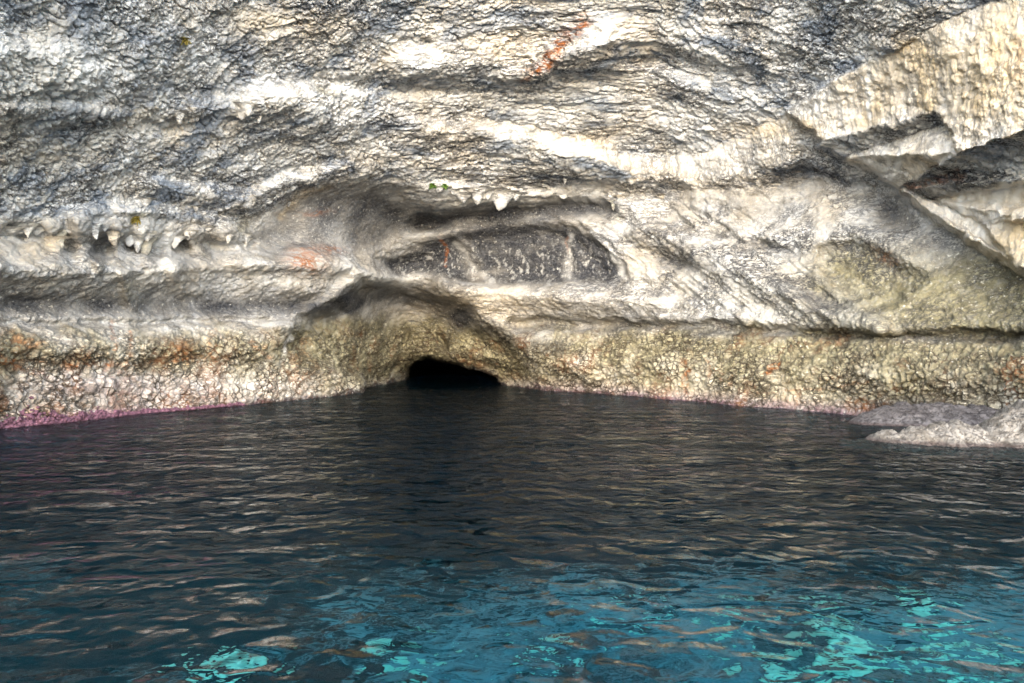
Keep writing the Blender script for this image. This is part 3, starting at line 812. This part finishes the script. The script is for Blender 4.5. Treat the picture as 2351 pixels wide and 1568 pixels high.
# ------------------------------------------------------------------ tufts of green on the rock
leaf_green = plain_material('fern_leaf', (0.05, 0.11, 0.012), (0.11, 0.19, 0.02), 20, 0.6, 0.2)
leaf_olive = plain_material('dry_moss_leaf', (0.12, 0.09, 0.012), (0.24, 0.19, 0.03), 20, 0.7, 0.2)
def tuft(px, py, size, mat, label, name='fern_tuft', cat='plant', n=46):
    p, nn = at(px, py)
    p = p + nn * 0.14
    V, F = [], []
    for k in range(n):
        a, b = random.uniform(0, 2 * math.pi), random.uniform(-0.9, 0.9)
        d = Vector((math.cos(a), -abs(math.sin(a)) * 0.8 - 0.2, b)).normalized()
        side = d.cross(Vector((random.uniform(-1, 1), random.uniform(-1, 1), 1))).normalized()
        L, w = size * random.uniform(0.5, 1.0), size * 0.13
        i = len(V)
        for q, (t, ws) in enumerate(((0, 0.5), (0.4, 1.0), (0.75, 0.8), (1.0, 0.05))):
            c = p + d * L * t + Vector((0, 0, -0.55 * L * t * t)) + Vector((0, -0.02, 0))
            V += [c - side * w * ws, c + side * w * ws]
        F += [(i + 2 * q, i + 2 * q + 1, i + 2 * q + 3, i + 2 * q + 2) for q in range(3)]
    return mesh_object(name, V, F, mat, smooth=False, label=label, cat=cat, group='tufts of green on the cave roof')
tuft(993, 424, 0.22, leaf_green, 'left one of two small bright green fern tufts above the stalactites')
tuft(1019, 426, 0.20, leaf_green, 'right one of two small bright green fern tufts above the stalactites')
tuft(418, 84, 0.18, leaf_olive, 'small olive-brown moss tuft on the pale rock at upper left', 'moss_tuft')
tuft(312, 496, 0.22, leaf_olive, 'wide yellow-olive moss tuft above the left stalactites', 'moss_tuft')

# ------------------------------------------------------------------ pink coralline crust at the left waterline
alg = plain_material('coralline_pink', (0.07, 0.028, 0.045), (0.165, 0.075, 0.11), 9, 0.8)
phi = (1 + 5 ** 0.5) / 2
ico = np.array([(-1, phi, 0), (1, phi, 0), (-1, -phi, 0), (1, -phi, 0), (0, -1, phi), (0, 1, phi), (0, -1, -phi), (0, 1, -phi), (phi, 0, -1), (phi, 0, 1), (-phi, 0, -1), (-phi, 0, 1)]) / math.hypot(1, phi)
icf = np.array([(0, 11, 5), (0, 5, 1), (0, 1, 7), (0, 7, 10), (0, 10, 11), (1, 5, 9), (5, 11, 4), (11, 10, 2), (10, 7, 6), (7, 1, 8), (3, 9, 4), (3, 4, 2), (3, 2, 6), (3, 6, 8), (3, 8, 9),
                (4, 9, 5), (2, 4, 11), (6, 2, 10), (8, 6, 7), (9, 8, 1)])
AV, AF = [], []
for k in range(2600):
    x = random.uniform(-120, 400) if k < 2400 else random.uniform(400, 560)
    band = 34 * (1 - max(0, x) / 440) * (0.4 + 0.9 * abs(math.sin(x * 0.021) * math.sin(x * 0.057 + 1))) if k < 2400 else 4
    y0 = float(np.interp(x, [q_[0] for q_ in WL], [q_[1] for q_ in WL]))
    p, nn = at(x, y0 - abs(random.gauss(0, 0.5)) * max(3, band) - 1)
    r = random.uniform(0.022, 0.055)
    AF.append(icf + 12 * len(AV))
    AV.append(ico * r * np.array([1, 1, random.uniform(0.6, 1.1)]) * (1 + 0.25 * rng.normal(size=(12, 1))) + np.array(p) + np.array(nn) * 0.012)
mesh_object('coralline_algae', np.concatenate(AV), np.concatenate(AF), alg, kind='stuff', label='pink coralline algae crust along the waterline at far left', cat='algae')

# ------------------------------------------------------------------ pale stones on the sea bed
stone_mat = plain_material('pale_sea_stone', (0.48, 0.68, 0.46), (0.62, 0.82, 0.58), 3, 0.8)
def stone(px, py, r, label):
    ds = EYE * FPX / (py - CY)
    dep = 1.6
    for _ in range(4):
        sc_ = (ds + dep) / ds
        x, y = (px - CX) / FPX * ds * sc_, ds + dep
        z = bed_z(x, y)
        dep = -z - r * 1.2
    nu, nv = 22, 14
    V = []
    for j in range(nv + 1):
        th = math.pi * j / nv
        for i in range(nu):
            a = 2 * math.pi * i / nu
            V.append((math.sin(th) * math.cos(a), math.sin(th) * math.sin(a), math.cos(th)))
    V = np.array(V)
    k = 1 + 0.35 * fbm(V.T + px, 1.1, 3, 0.5, py * 0.1)
    V = V * k[:, None] * np.array([r, r * 1.2, r * 0.9])
    V += np.array([x, y, z + r * 0.6])
    F = [(j * nu + i, (j + 1) * nu + i, (j + 1) * nu + (i + 1) % nu, j * nu + (i + 1) % nu) for j in range(nv) for i in range(nu)]
    return mesh_object('submerged_stone', V, F, stone_mat, label=label, cat='stone', group='pale stones under the water')
for px, py, r, lb in [(522, 1545, 0.20, 'pale turquoise stone under water, farthest left near the bottom edge'),
                      (928, 1505, 0.17, 'pale turquoise stone under water just left of the deep blue pool'),
                      (1915, 1485, 0.27, 'largest pale turquoise stone under water at lower right'),
                      (1895, 1400, 0.14, 'small turquoise stone under water straight above the largest one'),
                      (2115, 1395, 0.19, 'wide turquoise stone under water, upper right of the largest one'),
                      (1780, 1558, 0.2, 'turquoise stone under water at the bottom edge, lower left of the largest one'),
                      (2100, 1515, 0.15, 'turquoise stone under water just right of the largest one'),
                      (2215, 1525, 0.18, 'turquoise stone under water, second from the right edge'),
                      (2325, 1535, 0.15, 'turquoise stone under water nearest the right edge'),
                      (1245, 1535, 0.12, 'small turquoise stone in the deep blue pool at the middle of the bottom edge'),
                      (1690, 1415, 0.12, 'small turquoise stone under water between the tiny one and the largest one'),
                      (1445, 1385, 0.10, 'tiny turquoise stone under water beyond the deep blue pool')]:
    stone(px, py, r, lb)
